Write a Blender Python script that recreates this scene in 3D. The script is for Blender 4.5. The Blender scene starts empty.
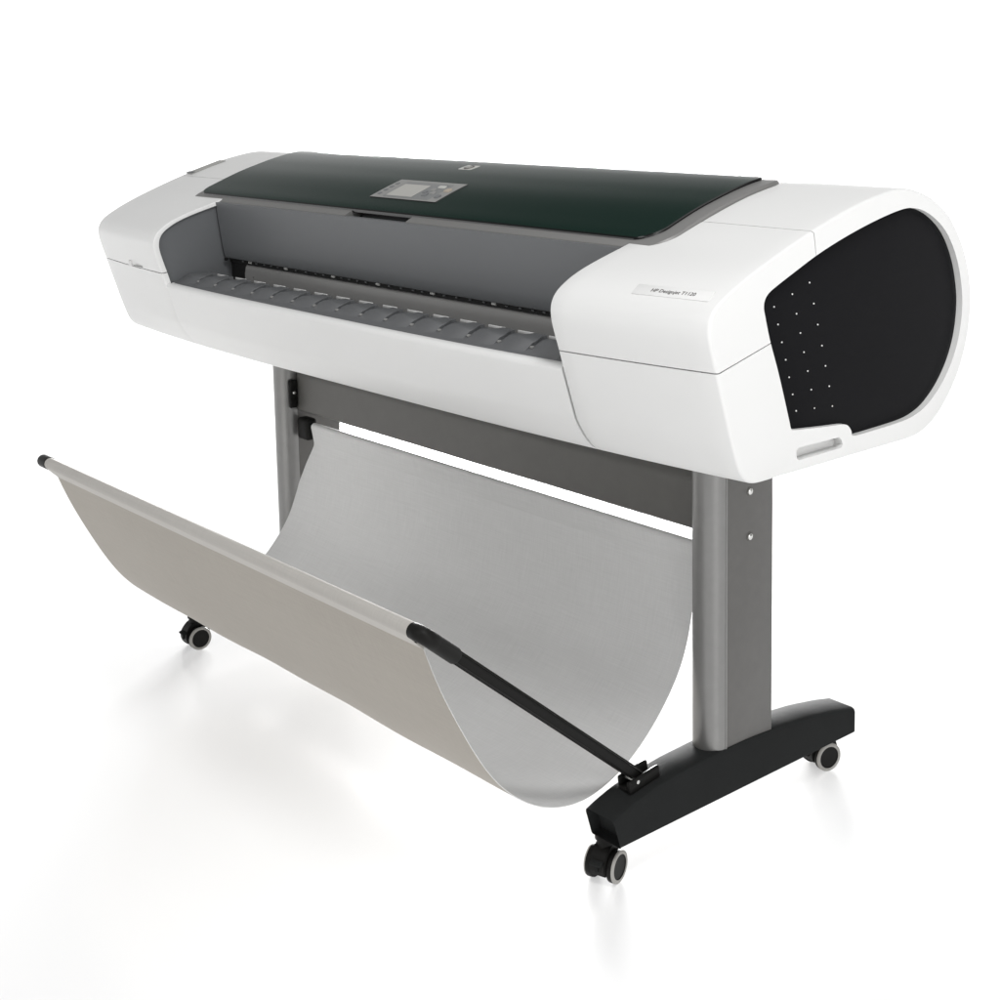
import bpy, bmesh, math
from mathutils import Vector, Matrix

S = bpy.context.scene
COL = S.collection

# ------------------------------------------------------------------ camera
cam_d = bpy.data.cameras.new('camera')
cam = bpy.data.objects.new('camera', cam_d)
COL.objects.link(cam)
S.camera = cam
cam_d.sensor_width = 36.0
cam_d.lens = 36.0 * 1469.68 / 1000.0
cam_d.shift_x = (500 - 538.96) / 1000.0
cam_d.shift_y = -(500 - 277.58) / 1000.0
cam_d.clip_start = 0.05
cam_d.clip_end = 500
RIGHT = Vector((0.65882486, 0.75213056, -0.0157932))
DOWN = Vector((0.09423852, -0.10333932, -0.99017175))
FWD = Vector((-0.74637049, 0.65086143, -0.13896218))
mw = Matrix.Identity(4)
for i in range(3):
    mw[i][0] = RIGHT[i]; mw[i][1] = -DOWN[i]; mw[i][2] = -FWD[i]
mw[0][3], mw[1][3], mw[2][3] = 2.1175, -1.689, 1.21
cam.matrix_world = mw

# ------------------------------------------------------------------ world: bright studio surround
W = bpy.data.worlds.new('World'); S.world = W; W.use_nodes = True
nt = W.node_tree; N = nt.nodes; L = nt.links
N.clear()
out = N.new('ShaderNodeOutputWorld'); bg = N.new('ShaderNodeBackground')
L.new(bg.outputs[0], out.inputs[0])
tc = N.new('ShaderNodeTexCoord'); sep = N.new('ShaderNodeSeparateXYZ')
L.new(tc.outputs['Generated'], sep.inputs[0])


def mth(op, a, b=None, c=None, clamp=False):
    n = N.new('ShaderNodeMath'); n.operation = op; n.use_clamp = clamp
    for i, v in enumerate((a, b, c)):
        if v is None: continue
        if isinstance(v, (int, float)): n.inputs[i].default_value = v
        else: L.new(v, n.inputs[i])
    return n.outputs[0]


# white backdrop behind the printer (towards -X +Y), low grey studio in front, soft dim ceiling
back = mth('ADD', mth('MULTIPLY', sep.outputs[0], -0.72), mth('MULTIPLY', sep.outputs[1], 0.69))
backf = N.new('ShaderNodeMapRange'); backf.interpolation_type = 'SMOOTHSTEP'
L.new(back, backf.inputs[0])
for k, v in zip((1, 2, 3, 4), (-0.1, 0.75, 0.0, 1.0)): backf.inputs[k].default_value = v
elev = N.new('ShaderNodeMapRange'); elev.interpolation_type = 'SMOOTHSTEP'
L.new(sep.outputs[2], elev.inputs[0])
for k, v in zip((1, 2, 3, 4), (0.16, 0.55, 1.0, 0.0)): elev.inputs[k].default_value = v
BASE, BACK, BELOW = 0.14, 1.1, 1.7
FLOOR_T, FLOOR_G = 0.365, 0.2
strength = mth('MULTIPLY_ADD', mth('MULTIPLY', backf.outputs[0], elev.outputs[0]), BACK, BASE)
below = mth('LESS_THAN', sep.outputs[2], -0.02)         # added light from below, shining through the floor to whiten it
strength = mth('ADD', mth('MULTIPLY', strength, mth('SUBTRACT', 1.0, below)), mth('MULTIPLY', below, BELOW))
L.new(strength, bg.inputs[1])
bg.inputs[0].default_value = (1.0, 1.0, 1.0, 1)


# ------------------------------------------------------------------ studio lamps
def area(name, loc, target, sx, sy, power, color=(1, 1, 1)):
    d = bpy.data.lights.new(name, 'AREA'); d.shape = 'RECTANGLE'
    d.size, d.size_y, d.energy, d.color = sx, sy, power, color
    o = bpy.data.objects.new(name, d); COL.objects.link(o)
    o.location = loc
    o.rotation_euler = (Vector(target) - Vector(loc)).to_track_quat('-Z', 'Y').to_euler()
    return o


area('key_softbox', (2.3, -1.1, 3.5), (0.4, -0.2, 0.6), 0.8, 0.8, 58)
area('overhead_softbox', (0.0, 0.6, 4.2), (0.0, 0.2, 0), 5.0, 3.0, 48)
area('added_back_strip', (-6.6, 6.0, 0.95), (0.2, -0.1, 0.1), 3.6, 1.7, 2800)  # added low lamp behind: whitens the floor, draws streaks under the casters
area('side_softbox', (4.4, -0.9, 1.7), (0.6, 0.0, 0.8), 2.0, 2.4, 48)
area('front_softbox', (1.0, -4.2, 3.0), (0.2, 0, 0.4), 3.0, 1.8, 46, (1, 1, 1))

S.view_settings.view_transform = 'Standard'
S.view_settings.look = 'None'
S.view_settings.exposure = 0
S.view_settings.gamma = 1
S.view_settings.use_curve_mapping = False


# ------------------------------------------------------------------ materials
def mat(name, col, rough=0.5, metal=0.0, spec=0.5, coat=0.0, noise=None, bump=None, coat_rough=0.03):
    m = bpy.data.materials.new(name); m.use_nodes = True
    t = m.node_tree; b = t.nodes['Principled BSDF']
    b.inputs['Base Color'].default_value = (*col, 1)
    b.inputs['Roughness'].default_value = rough
    b.inputs['Metallic'].default_value = metal
    b.inputs['Specular IOR Level'].default_value = spec
    b.inputs['Coat Weight'].default_value = coat
    b.inputs['Coat Roughness'].default_value = coat_rough
    if noise or bump:
        c = t.nodes.new('ShaderNodeTexCoord')
        mp = t.nodes.new('ShaderNodeMapping')
        t.links.new(c.outputs['Object'], mp.inputs[0])
        n = t.nodes.new('ShaderNodeTexNoise'); n.inputs['Detail'].default_value = 4
        t.links.new(mp.outputs[0], n.inputs['Vector'])
        if noise:
            sc, amt = noise
            n.inputs['Scale'].default_value = sc
            r = t.nodes.new('ShaderNodeMapRange')
            r.inputs[3].default_value = 1 - amt; r.inputs[4].default_value = 1 + amt
            t.links.new(n.outputs[0], r.inputs[0])
            mx = t.nodes.new('ShaderNodeMix'); mx.data_type = 'RGBA'; mx.blend_type = 'MULTIPLY'
            mx.inputs[0].default_value = 1
            mx.inputs[6].default_value = (*col, 1)
            t.links.new(r.outputs[0], mx.inputs[7])
            t.links.new(mx.outputs[2], b.inputs['Base Color'])
        if bump:
            sc, st = bump
            n2 = t.nodes.new('ShaderNodeTexNoise'); n2.inputs['Scale'].default_value = sc
            n2.inputs['Detail'].default_value = 3
            t.links.new(mp.outputs[0], n2.inputs['Vector'])
            bp = t.nodes.new('ShaderNodeBump'); bp.inputs['Strength'].default_value = st
            bp.inputs['Distance'].default_value = 0.001
            t.links.new(n2.outputs[0], bp.inputs['Height'])
            t.links.new(bp.outputs[0], b.inputs['Normal'])
    return m


M = {}
M['white'] = mat('white_plastic', (0.71, 0.71, 0.702), 0.40, noise=(3, 0.015), bump=(900, 0.06))
M['grey'] = mat('grey_plastic', (0.115, 0.12, 0.125), 0.45, noise=(5, 0.05), bump=(1200, 0.1))
M['tray'] = mat('tray_plastic', (0.105, 0.108, 0.112), 0.38, noise=(8, 0.06))
M['black'] = mat('black_plastic', (0.009, 0.0088, 0.0082), 0.45, spec=0.12)
M['slot'] = mat('slot_black', (0.006, 0.006, 0.006), 0.7)
M['foot'] = mat('charcoal_plastic', (0.020, 0.021, 0.021), 0.7, spec=0.03, noise=(9, 0.1), bump=(1500, 0.25))
M['panel'] = mat('side_panel_black', (0.0045, 0.0045, 0.0055), 0.5, spec=0.06, bump=(900, 0.15))
M['silver'] = mat('lid_frame_silver', (0.19, 0.188, 0.183), 0.4, 0.25)
M['glass'] = mat('dark_green_gloss', (0.0048, 0.0165, 0.0122), 0.16)
M['glass'].node_tree.nodes['Principled BSDF'].inputs['IOR'].default_value = 1.12
M['edge'] = mat('glass_edge_black', (0.004, 0.004, 0.004), 0.2)
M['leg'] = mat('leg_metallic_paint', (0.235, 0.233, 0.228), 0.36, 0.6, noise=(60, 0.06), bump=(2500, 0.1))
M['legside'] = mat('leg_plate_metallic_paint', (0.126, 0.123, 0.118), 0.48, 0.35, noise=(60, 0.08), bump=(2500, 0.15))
M['beam'] = mat('beam_dark_paint', (0.11, 0.107, 0.10), 0.5, 0.2, noise=(40, 0.08), bump=(2500, 0.15))
M['steel'] = mat('screw_steel', (0.6, 0.6, 0.58), 0.25, 0.9)
M['roller'] = mat('platen_metal', (0.46, 0.455, 0.445), 0.42, 0.35, noise=(20, 0.05))
M['pale'] = mat('pale_plastic', (0.62, 0.62, 0.6), 0.3)
M['lip'] = mat('rib_glint_pale', (0.66, 0.66, 0.65), 0.25)  # pale colour stands in for the glint on the rib edges
M['tyre'] = mat('tyre_grey', (0.34, 0.33, 0.31), 0.55)
M['badge'] = mat('badge_silver', (0.55, 0.55, 0.52), 0.35, 0.3)
M['ctrl'] = mat('control_face_grey', (0.235, 0.235, 0.228), 0.45)
M['ctrl_dark'] = mat('control_mark_grey', (0.13, 0.135, 0.14), 0.4)
M['bezel'] = mat('bezel_grey', (0.175, 0.18, 0.18), 0.4)
M['screen'] = mat('screen_pale', (0.38, 0.375, 0.35), 0.35)
M['amber'] = mat('button_pale_amber', (0.36, 0.31, 0.25), 0.4)
M['ink'] = mat('ink_grey', (0.09, 0.085, 0.08), 0.6)
M['label'] = mat('label_white', (0.71, 0.71, 0.702), 0.4)
M['dot'] = mat('stud_silver', (0.75, 0.75, 0.73), 0.4)


def fabric(name, col, tint):
    m = bpy.data.materials.new(name); m.use_nodes = True
    t = m.node_tree; b = t.nodes['Principled BSDF']
    b.inputs['Roughness'].default_value = 0.75
    b.inputs['Specular IOR Level'].default_value = 0.25
    b.inputs['Sheen Weight'].default_value = 0.15
    c = t.nodes.new('ShaderNodeTexCoord')
    vals = []
    for sc in ((14, 700, 700), (700, 30, 30), (2.5, 3, 3)):
        mp = t.nodes.new('ShaderNodeMapping'); mp.inputs['Scale'].default_value = sc
        t.links.new(c.outputs['Object'], mp.inputs[0])
        n = t.nodes.new('ShaderNodeTexNoise'); n.inputs['Scale'].default_value = 1
        n.inputs['Detail'].default_value = 2
        t.links.new(mp.outputs[0], n.inputs['Vector']); vals.append(n.outputs[0])
    a = t.nodes.new('ShaderNodeMath'); a.operation = 'ADD'
    t.links.new(vals[0], a.inputs[0]); t.links.new(vals[1], a.inputs[1])
    a2 = t.nodes.new('ShaderNodeMath'); a2.operation = 'MULTIPLY_ADD'; a2.inputs[1].default_value = 0.5
    t.links.new(vals[2], a2.inputs[0]); t.links.new(a.outputs[0], a2.inputs[2])
    r = t.nodes.new('ShaderNodeMapRange')
    r.inputs[1].default_value = 0.75; r.inputs[2].default_value = 1.75
    t.links.new(a2.outputs[0], r.inputs[0])
    mx = t.nodes.new('ShaderNodeMix'); mx.data_type = 'RGBA'
    t.links.new(r.outputs[0], mx.inputs[0])
    mx.inputs[6].default_value = (*[v * (1 - tint) for v in col], 1)
    mx.inputs[7].default_value = (*[v * (1 + tint) for v in col], 1)
    t.links.new(mx.outputs[2], b.inputs['Base Color'])
    bp = t.nodes.new('ShaderNodeBump'); bp.inputs['Strength'].default_value = 0.1
    bp.inputs['Distance'].default_value = 0.0006
    t.links.new(a.outputs[0], bp.inputs['Height']); t.links.new(bp.outputs[0], b.inputs['Normal'])
    return m


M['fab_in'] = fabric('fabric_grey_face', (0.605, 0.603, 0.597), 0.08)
M['fab_sleeve_lit'] = fabric('fabric_hem_highlight', (0.43, 0.412, 0.385), 0.08)  # hem cloth lightened to paint in the highlight along the rail
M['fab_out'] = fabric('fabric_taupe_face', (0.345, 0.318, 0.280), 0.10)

# glossy white floor: translucent sheet, whitened by the light added below
fm = bpy.data.materials.new('floor_white_underlit'); fm.use_nodes = True
ft_ = fm.node_tree; ft_.nodes.remove(ft_.nodes['Principled BSDF'])
fo = ft_.nodes['Material Output']
fd = ft_.nodes.new('ShaderNodeBsdfDiffuse'); fd.inputs[0].default_value = (0.95, 0.95, 0.95, 1)
ftr = ft_.nodes.new('ShaderNodeBsdfTranslucent'); ftr.inputs[0].default_value = (0.95, 0.95, 0.95, 1)
fg = ft_.nodes.new('ShaderNodeBsdfGlossy'); fg.inputs[0].default_value = (0.95, 0.95, 0.95, 1); fg.inputs['Roughness'].default_value = 0.2
m1 = ft_.nodes.new('ShaderNodeMixShader'); m1.inputs[0].default_value = FLOOR_T
m2 = ft_.nodes.new('ShaderNodeMixShader'); m2.inputs[0].default_value = FLOOR_G
ft_.links.new(fd.outputs[0], m1.inputs[1]); ft_.links.new(ftr.outputs[0], m1.inputs[2])
ft_.links.new(m1.outputs[0], m2.inputs[1]); ft_.links.new(fg.outputs[0], m2.inputs[2])
ft_.links.new(m2.outputs[0], fo.inputs[0])
M['floor'] = fm


# ------------------------------------------------------------------ mesh helpers
def link(name, me, material, parent=None, smooth=35):
    o = bpy.data.objects.new(name, me); COL.objects.link(o)
    mats = material if isinstance(material, (list, tuple)) else [material]
    for m_ in mats: me.materials.append(m_)
    if smooth:
        me.shade_smooth(); me.set_sharp_from_angle(angle=math.radians(smooth))
    if parent: o.parent = parent
    return o


def from_pd(name, verts, faces, material, parent=None, smooth=35, fmats=None, recalc=True):
    me = bpy.data.meshes.new(name); me.from_pydata([tuple(v) for v in verts], [], faces)
    if fmats:
        for p, k in zip(me.polygons, fmats): p.material_index = k
    if recalc:
        bm = bmesh.new(); bm.from_mesh(me)
        bmesh.ops.recalc_face_normals(bm, faces=bm.faces); bm.to_mesh(me); bm.free()
    return link(name, me, material, parent, smooth)


def from_bm(name, bm, material, parent=None, smooth=35, recalc=True):
    if recalc: bmesh.ops.recalc_face_normals(bm, faces=bm.faces)
    me = bpy.data.meshes.new(name); bm.to_mesh(me); bm.free()
    return link(name, me, material, parent, smooth)


def add_box(bm, c, s, bev=0.0, seg=2, rot=None):
    r = bmesh.ops.create_cube(bm, size=1.0)
    vs = r['verts']
    mtx = Matrix.Translation(Vector(c)) @ (rot.to_4x4() if rot else Matrix.Identity(4)) @ Matrix.Diagonal((*s, 1))
    for v in vs: v.co = mtx @ v.co
    if bev > 0:
        es = list({e for v in vs for e in v.link_edges})
        bmesh.ops.bevel(bm, geom=es, offset=bev, segments=seg, affect='EDGES', profile=0.5, clamp_overlap=True)


def box(name, c, s, material, parent=None, bev=0.0, seg=2, rot=None):
    bm = bmesh.new(); add_box(bm, c, s, bev, seg, rot)
    return from_bm(name, bm, material, parent)


def add_tube(bm, pts, radii, n=20, caps=True, flat=1.0):
    pts = [Vector(p) for p in pts]
    if isinstance(radii, (int, float)): radii = [radii] * len(pts)
    rings = []
    ref = None
    for i, p in enumerate(pts):
        t = (pts[min(i + 1, len(pts) - 1)] - pts[max(i - 1, 0)]).normalized()
        if ref is None:
            ref = Vector((0, 0, 1)) if abs(t.z) < 0.9 else Vector((0, 1, 0))
        u = (ref - t * ref.dot(t)).normalized(); w = t.cross(u); ref = u
        ring = []
        for k in range(n):
            a = 2 * math.pi * k / n
            ring.append(bm.verts.new(p + (u * math.cos(a) + w * math.sin(a) * flat) * radii[i]))
        rings.append(ring)
    for a, b in zip(rings, rings[1:]):
        for k in range(n):
            bm.faces.new((a[k], a[(k + 1) % n], b[(k + 1) % n], b[k]))
    if caps:
        bm.faces.new(list(reversed(rings[0]))); bm.faces.new(rings[-1])


def tube(name, pts, radii, material, parent=None, n=20, flat=1.0, smooth=35):
    bm = bmesh.new(); add_tube(bm, pts, radii, n, True, flat)
    return from_bm(name, bm, material, parent, smooth)


def add_lathe_x(bm, prof, centre, n=32, axis=Vector((1, 0, 0)), up=Vector((0, 0, 1)), caps=True):
    """profile [(along axis, radius)] turned about axis through centre"""
    c = Vector(centre); side = axis.cross(up).normalized()
    rings = []
    for (a, r) in prof:
        rings.append([bm.verts.new(c + axis * a + (up * math.cos(2 * math.pi * k / n) + side * math.sin(2 * math.pi * k / n)) * max(r, 1e-5)) for k in range(n)])
    for a, b in zip(rings, rings[1:]):
        for k in range(n):
            bm.faces.new((a[k], a[(k + 1) % n], b[(k + 1) % n], b[k]))
    if caps: bm.faces.new(rings[0]); bm.faces.new(list(reversed(rings[-1])))
    else:
        for k in range(n): bm.faces.new((rings[0][k], rings[0][(k + 1) % n], rings[-1][(k + 1) % n], rings[-1][k]))


def grid_faces(rows, cols, off=0):
    return [(off + i * cols + j, off + i * cols + j + 1, off + (i + 1) * cols + j + 1, off + (i + 1) * cols + j)
            for i in range(rows - 1) for j in range(cols - 1)]


def prism_x(name, poly, x0, x1, material, parent=None, bev=0.0, smooth=35):
    """polygon in (y, z) extruded along x"""
    bm = bmesh.new()
    a = [bm.verts.new((x0, y, z)) for y, z in poly]; b = [bm.verts.new((x1, y, z)) for y, z in poly]
    n = len(poly)
    for k in range(n): bm.faces.new((a[k], a[(k + 1) % n], b[(k + 1) % n], b[k]))
    bm.faces.new(a); bm.faces.new(b)
    bmesh.ops.recalc_face_normals(bm, faces=bm.faces)
    if bev: bmesh.ops.bevel(bm, geom=list(bm.edges), offset=bev, segments=2, affect='EDGES', clamp_overlap=True)
    return from_bm(name, bm, material, parent, smooth)


def cut(o, cutter):
    """subtract cutter from o, then throw the cutter away"""
    md = o.modifiers.new('cut', 'BOOLEAN'); md.operation = 'DIFFERENCE'; md.solver = 'EXACT'; md.object = cutter
    bpy.context.view_layer.update()
    dg = bpy.context.evaluated_depsgraph_get()
    me = bpy.data.meshes.new_from_object(o.evaluated_get(dg))
    o.modifiers.clear(); old = o.data; o.data = me; me.name = old.name
    bpy.data.objects.remove(cutter)
    me.shade_smooth(); me.set_sharp_from_angle(angle=math.radians(35))


def interp(tab, x):
    if x <= tab[0][0]:
        (a, b), (c, d) = tab[0], tab[1]
        return b + (x - a) * (d - b) / (c - a)
    for (a, b), (c, d) in zip(tab, tab[1:]):
        if x <= c: return b + (x - a) * (d - b) / (c - a)
    (a, b), (c, d) = tab[-2], tab[-1]
    return d + (x - c) * (d - b) / (c - a)


def smoothstep(x):
    x = min(1, max(0, x)); return x * x * (3 - 2 * x)


# ------------------------------------------------------------------ profiles of the body (y, z)
def resample(poly, n, closed=True):
    p = poly + [poly[0]] if closed else list(poly)
    d = [0]
    for a, b in zip(p, p[1:]): d.append(d[-1] + math.hypot(b[0] - a[0], b[1] - a[1]))
    res = []; j = 0
    cnt = n if closed else n - 1
    for i in range(n):
        s = d[-1] * i / cnt
        while j < len(d) - 2 and d[j + 1] < s: j += 1
        t = (s - d[j]) / max(1e-9, d[j + 1] - d[j])
        res.append((p[j][0] + t * (p[j + 1][0] - p[j][0]), p[j][1] + t * (p[j + 1][1] - p[j][1])))
    return res


def catmull(poly, sub=12):
    n = len(poly); o = []
    for i in range(n):
        p0, p1, p2, p3 = poly[i - 1], poly[i], poly[(i + 1) % n], poly[(i + 2) % n]
        for k in range(sub):
            t = k / sub
            o.append(tuple(0.5 * ((2 * p1[c]) + (-p0[c] + p2[c]) * t + (2 * p0[c] - 5 * p1[c] + 4 * p2[c] - p3[c]) * t * t + (-p0[c] + 3 * p1[c] - 3 * p2[c] + p3[c]) * t ** 3) for c in (0, 1)))
    return o


def gsmooth(poly, sigma, step):
    k = int(3 * sigma / step) + 1
    w = [math.exp(-0.5 * (i * step / sigma) ** 2) for i in range(-k, k + 1)]; sw = sum(w)
    n = len(poly)
    return [tuple(sum(w[j + k] * poly[(i + j) % n][c] for j in range(-k, k + 1)) / sw for c in (0, 1)) for i in range(n)]


OUT_C = [(-0.2405, 0.667), (-0.2575, 0.6725), (-0.270, 0.686), (-0.2795, 0.709), (-0.2885, 0.735), (-0.298, 0.765), (-0.3075, 0.795), (-0.3165, 0.825),
         (-0.3245, 0.850), (-0.3305, 0.872), (-0.331, 0.890), (-0.3235, 0.9055), (-0.305, 0.9195), (-0.264, 0.9405), (-0.2105, 0.9625),
         (-0.134, 0.990), (-0.0462, 1.0165), (0.020, 1.031), (0.070, 1.037), (0.110, 1.0315), (0.152, 1.0164), (0.1935, 0.9905),
         (0.2225, 0.957), (0.2435, 0.920), (0.2560, 0.881), (0.2586, 0.838), (0.2490, 0.791), (0.2275, 0.745), (0.193, 0.704),
         (0.157, 0.679), (0.120, 0.668), (0.08, 0.6665), (0.0, 0.6665), (-0.1, 0.6665), (-0.2, 0.6665)]
NP = 640
OUTER = resample(catmull(OUT_C), NP)
STEP = 2.07 / NP
OUTER = gsmooth(OUTER, 0.007, STEP)
INN_C = [(-0.173, 0.7415), (-0.1949, 0.8069), (-0.2131, 0.8543), (-0.224, 0.8906), (-0.2262, 0.900), (-0.2248, 0.9091), (-0.2186, 0.9168), (-0.2067, 0.9234),
         (-0.1675, 0.9395), (-0.1147, 0.9600), (-0.0554, 0.9785), (0.0077, 0.9945), (0.065, 1.0055), (0.0989, 1.0072), (0.1337, 0.999),
         (0.1699, 0.9793), (0.198, 0.9525), (0.2198, 0.9146), (0.2318, 0.8728), (0.2332, 0.8405), (0.2265, 0.8036), (0.2101, 0.7682),
         (0.1838, 0.7365), (0.1529, 0.7136), (0.1265, 0.7025), (0.0916, 0.6962), (0.0237, 0.6942), (-0.030, 0.6945),
         (-0.0355, 0.7020), (-0.044, 0.7115), (-0.0575, 0.7153), (-0.1000, 0.7192), (-0.1600, 0.7255), (-0.1690, 0.7290)]
INNER = gsmooth(resample(catmull(INN_C), 900), 0.0028, 1.6 / 900)
PAN_C = INN_C[1:28] + [(-0.06, 0.6955), (-0.10, 0.6990), (-0.145, 0.7050), (-0.160, 0.7120), (-0.168, 0.7220)]
_p = gsmooth(resample(catmull(PAN_C), 240), 0.004, 1.6 / 240)
PANEL_OUT = [(y + 0.003 * (y - 0.0) / math.hypot(y, z - 0.85), z + 0.003 * (z - 0.85) / math.hypot(y, z - 0.85)) for y, z in _p]
CY, CZ = 0.0, 0.90


def ang(p):
    return math.atan2(p[1] - CZ, p[0] - CY)


inner_tab = sorted((ang(p), math.hypot(p[0] - CY, p[1] - CZ)) for p in INNER)
inner_tab = [(inner_tab[-1][0] - 2 * math.pi, inner_tab[-1][1])] + inner_tab + [(inner_tab[0][0] + 2 * math.pi, inner_tab[0][1])]


def _near(lst, p):
    return min(range(len(lst)), key=lambda i: (lst[i][0] - p[0]) ** 2 + (lst[i][1] - p[1]) ** 2)


_pairs = [((-0.2405, 0.667), (-0.150, 0.7247)), ((-0.270, 0.686), (-0.1690, 0.7310)), ((-0.3165, 0.825), (-0.2115, 0.8515)), ((-0.331, 0.890), (-0.2262, 0.900)),
          ((-0.3235, 0.9055), (-0.2186, 0.9168)), ((-0.264, 0.9405), (-0.1675, 0.9395)), ((-0.1275, 0.9925), (-0.119, 0.9590)), ((-0.0462, 1.0165), (-0.045, 0.9815)),
          ((0.07, 1.037), (0.065, 1.0055)), ((0.152, 1.0164), (0.1337, 0.999)), ((0.2225, 0.957), (0.198, 0.9525)), ((0.2586, 0.838), (0.2332, 0.8405)),
          ((0.2275, 0.745), (0.2030, 0.7560)), ((0.157, 0.679), (0.1400, 0.7070)), ((0.08, 0.6665), (0.06, 0.6950)), ((-0.018, 0.6665), (-0.030, 0.6945)), ((-0.060, 0.6665), (-0.0575, 0.7153))]
ANCH = sorted((_near(OUTER, a), _near(INNER, b)) for a, b in _pairs)
_io = [a for a, _ in ANCH]; _ii = [b for _, b in ANCH]
for k in range(1, len(_ii)):
    while _ii[k] < _ii[k - 1]: _ii[k] += len(INNER)
ATAB = [(_io[-1] - NP, _ii[-1] - len(INNER))] + list(zip(_io, _ii)) + [(_io[0] + NP, _ii[0] + len(INNER))]


def inner_for(p):
    """inner ring point that belongs to outer profile point p, and its outward normal"""
    i = _near(OUTER, p)
    a, b, c = OUTER[i - 1], OUTER[i], OUTER[(i + 1) % NP]
    tx, ty = c[0] - a[0], c[1] - a[1]
    fi = i + ((p[0] - b[0]) * tx + (p[1] - b[1]) * ty) / (tx * tx + ty * ty) * 2
    u = interp(ATAB, fi); k = math.floor(u); t = u - k; n = len(INNER)
    q0, q1 = INNER[k % n], INNER[(k + 1) % n]
    q = (q0[0] + t * (q1[0] - q0[0]), q0[1] + t * (q1[1] - q0[1]))
    m0, m1 = INNER[(k - 2) % n], INNER[(k + 3) % n]
    dx, dy = m1[0] - m0[0], m1[1] - m0[1]; l = math.hypot(dx, dy)
    s_ = 1 if (-dy * (q[0] - CY) + dx * (q[1] - 0.85)) > 0 else -1
    return q, (-dy / l * s_, dx / l * s_)


def inner_at(theta, extra=0.0):
    r = interp(inner_tab, theta) + extra
    return (CY + r * math.cos(theta), CZ + r * math.sin(theta))


def dome_f(y, z):
    """how far out towards the panel edge a point lies (1 = edge), seen from (CY, 0.85)"""
    t = math.atan2(z - 0.85, y - CY)
    b = min(INNER, key=lambda p: abs(math.atan2(p[1] - 0.85, p[0] - CY) - t))
    return math.hypot(y - CY, z - 0.85) / math.hypot(b[0] - CY, b[1] - 0.85)


def bow(x, y, z=0.8):
    t = min(1.0, abs(x) / 0.885)
    return 0.050 * (1 - t ** 3) * smoothstep((-0.19 - y) / 0.11 if z > 0.80 else (-0.02 - y) / 0.19) * (0.65 + 0.35 * smoothstep((z - 0.667) / 0.06))


def inset(p, d):
    """towards the inside of the profile"""
    vy, vz = CY - p[0], (0.85 - p[1])
    l = math.hypot(vy, vz)
    return (p[0] + vy / l * d, p[1] + vz / l * d)


def span(a, b):
    """outer profile points walked from point nearest a to nearest b, in list order"""
    ia = min(range(NP), key=lambda i: (OUTER[i][0] - a[0]) ** 2 + (OUTER[i][1] - a[1]) ** 2)
    ib = min(range(NP), key=lambda i: (OUTER[i][0] - b[0]) ** 2 + (OUTER[i][1] - b[1]) ** 2)
    if ib <= ia: ib += NP
    return [OUTER[i % NP] for i in range(ia, ib + 1)]


def trim_ends(pts, g0, g1):
    """shorten a polyline at both ends by g0 / g1 to leave a seam"""
    def cutfront(p, g):
        while g > 0 and len(p) > 2:
            l = math.hypot(p[1][0] - p[0][0], p[1][1] - p[0][1])
            if l > g:
                t = g / l
                return [(p[0][0] + t * (p[1][0] - p[0][0]), p[0][1] + t * (p[1][1] - p[0][1]))] + p[1:]
            g -= l; p = p[1:]
        return p
    pts = cutfront(pts, g0)
    return list(reversed(cutfront(list(reversed(pts)), g1)))


# ------------------------------------------------------------------ root
printer = bpy.data.objects.new('large_format_printer', None); COL.objects.link(printer)
printer['label'] = 'white wide format printer with dark green lid on grey wheeled stand with fabric paper basket'
printer['category'] = 'printer'
P = printer


# ------------------------------------------------------------------ end covers
def end_shell(name, pts, xi, xo, ring=True):
    """a white shell over profile points pts from the bay wall xi to the end face xo, with the end ring"""
    s = 1 if xo > xi else -1
    rb = 0.0045
    rows = []
    m = len(pts)

    def row(p, d):
        q = []
        th = ang(p)

        def pt(x, e):                    # e: how far inside the outer skin
            pp = inset(p, e + d) if (e + d) else p
            return (x, pp[0] - bow(x, p[0], p[1]), pp[1])
        q.append(pt(xi, 0.012)); q.append(pt(xi, 0.0022)); q.append(pt(xi + s * 0.0007, 0.0007)); q.append(pt(xi + s * 0.0022, 0))
        for k in range(1, 9):
            q.append(pt(xi + (xo - s * rb - xi) * k / 9, 0))
        for k in range(5):
            a = math.pi / 2 * k / 4
            q.append(pt(xo - s * rb + s * rb * math.sin(a), rb - rb * math.cos(a)))
        i1, nn = inner_for(p); i0 = i1
        if d:
            c = 0.9
            # the seam side wall: sink straight into the body
            q.append((xo - s * d, i0[0], i0[1])); q.append((xo - s * (d + 0.0004), i1[0], i1[1]))
        else:
            q.append((xo, i0[0], i0[1])); q.append((xo - s * 0.0004, i1[0], i1[1]))
        q.append((xo - s * 0.022, i1[0], i1[1]))
        return q
    rows.append(row(pts[0], 0.007))
    for p in pts: rows.append(row(p, 0))
    rows.append(row(pts[-1], 0.007))
    # first/last sunk rows: pull the end face inwards too
    for r in (rows[0], rows[-1]):
        for k in range(12, 17): r[k] = (r[k][0] - s * 0.006, r[k][1], r[k][2])
    cols = len(rows[0])
    v = [q for r in rows for q in r]
    return from_pd(name, v, grid_faces(len(rows), cols), M['white'], P, 40)


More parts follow.
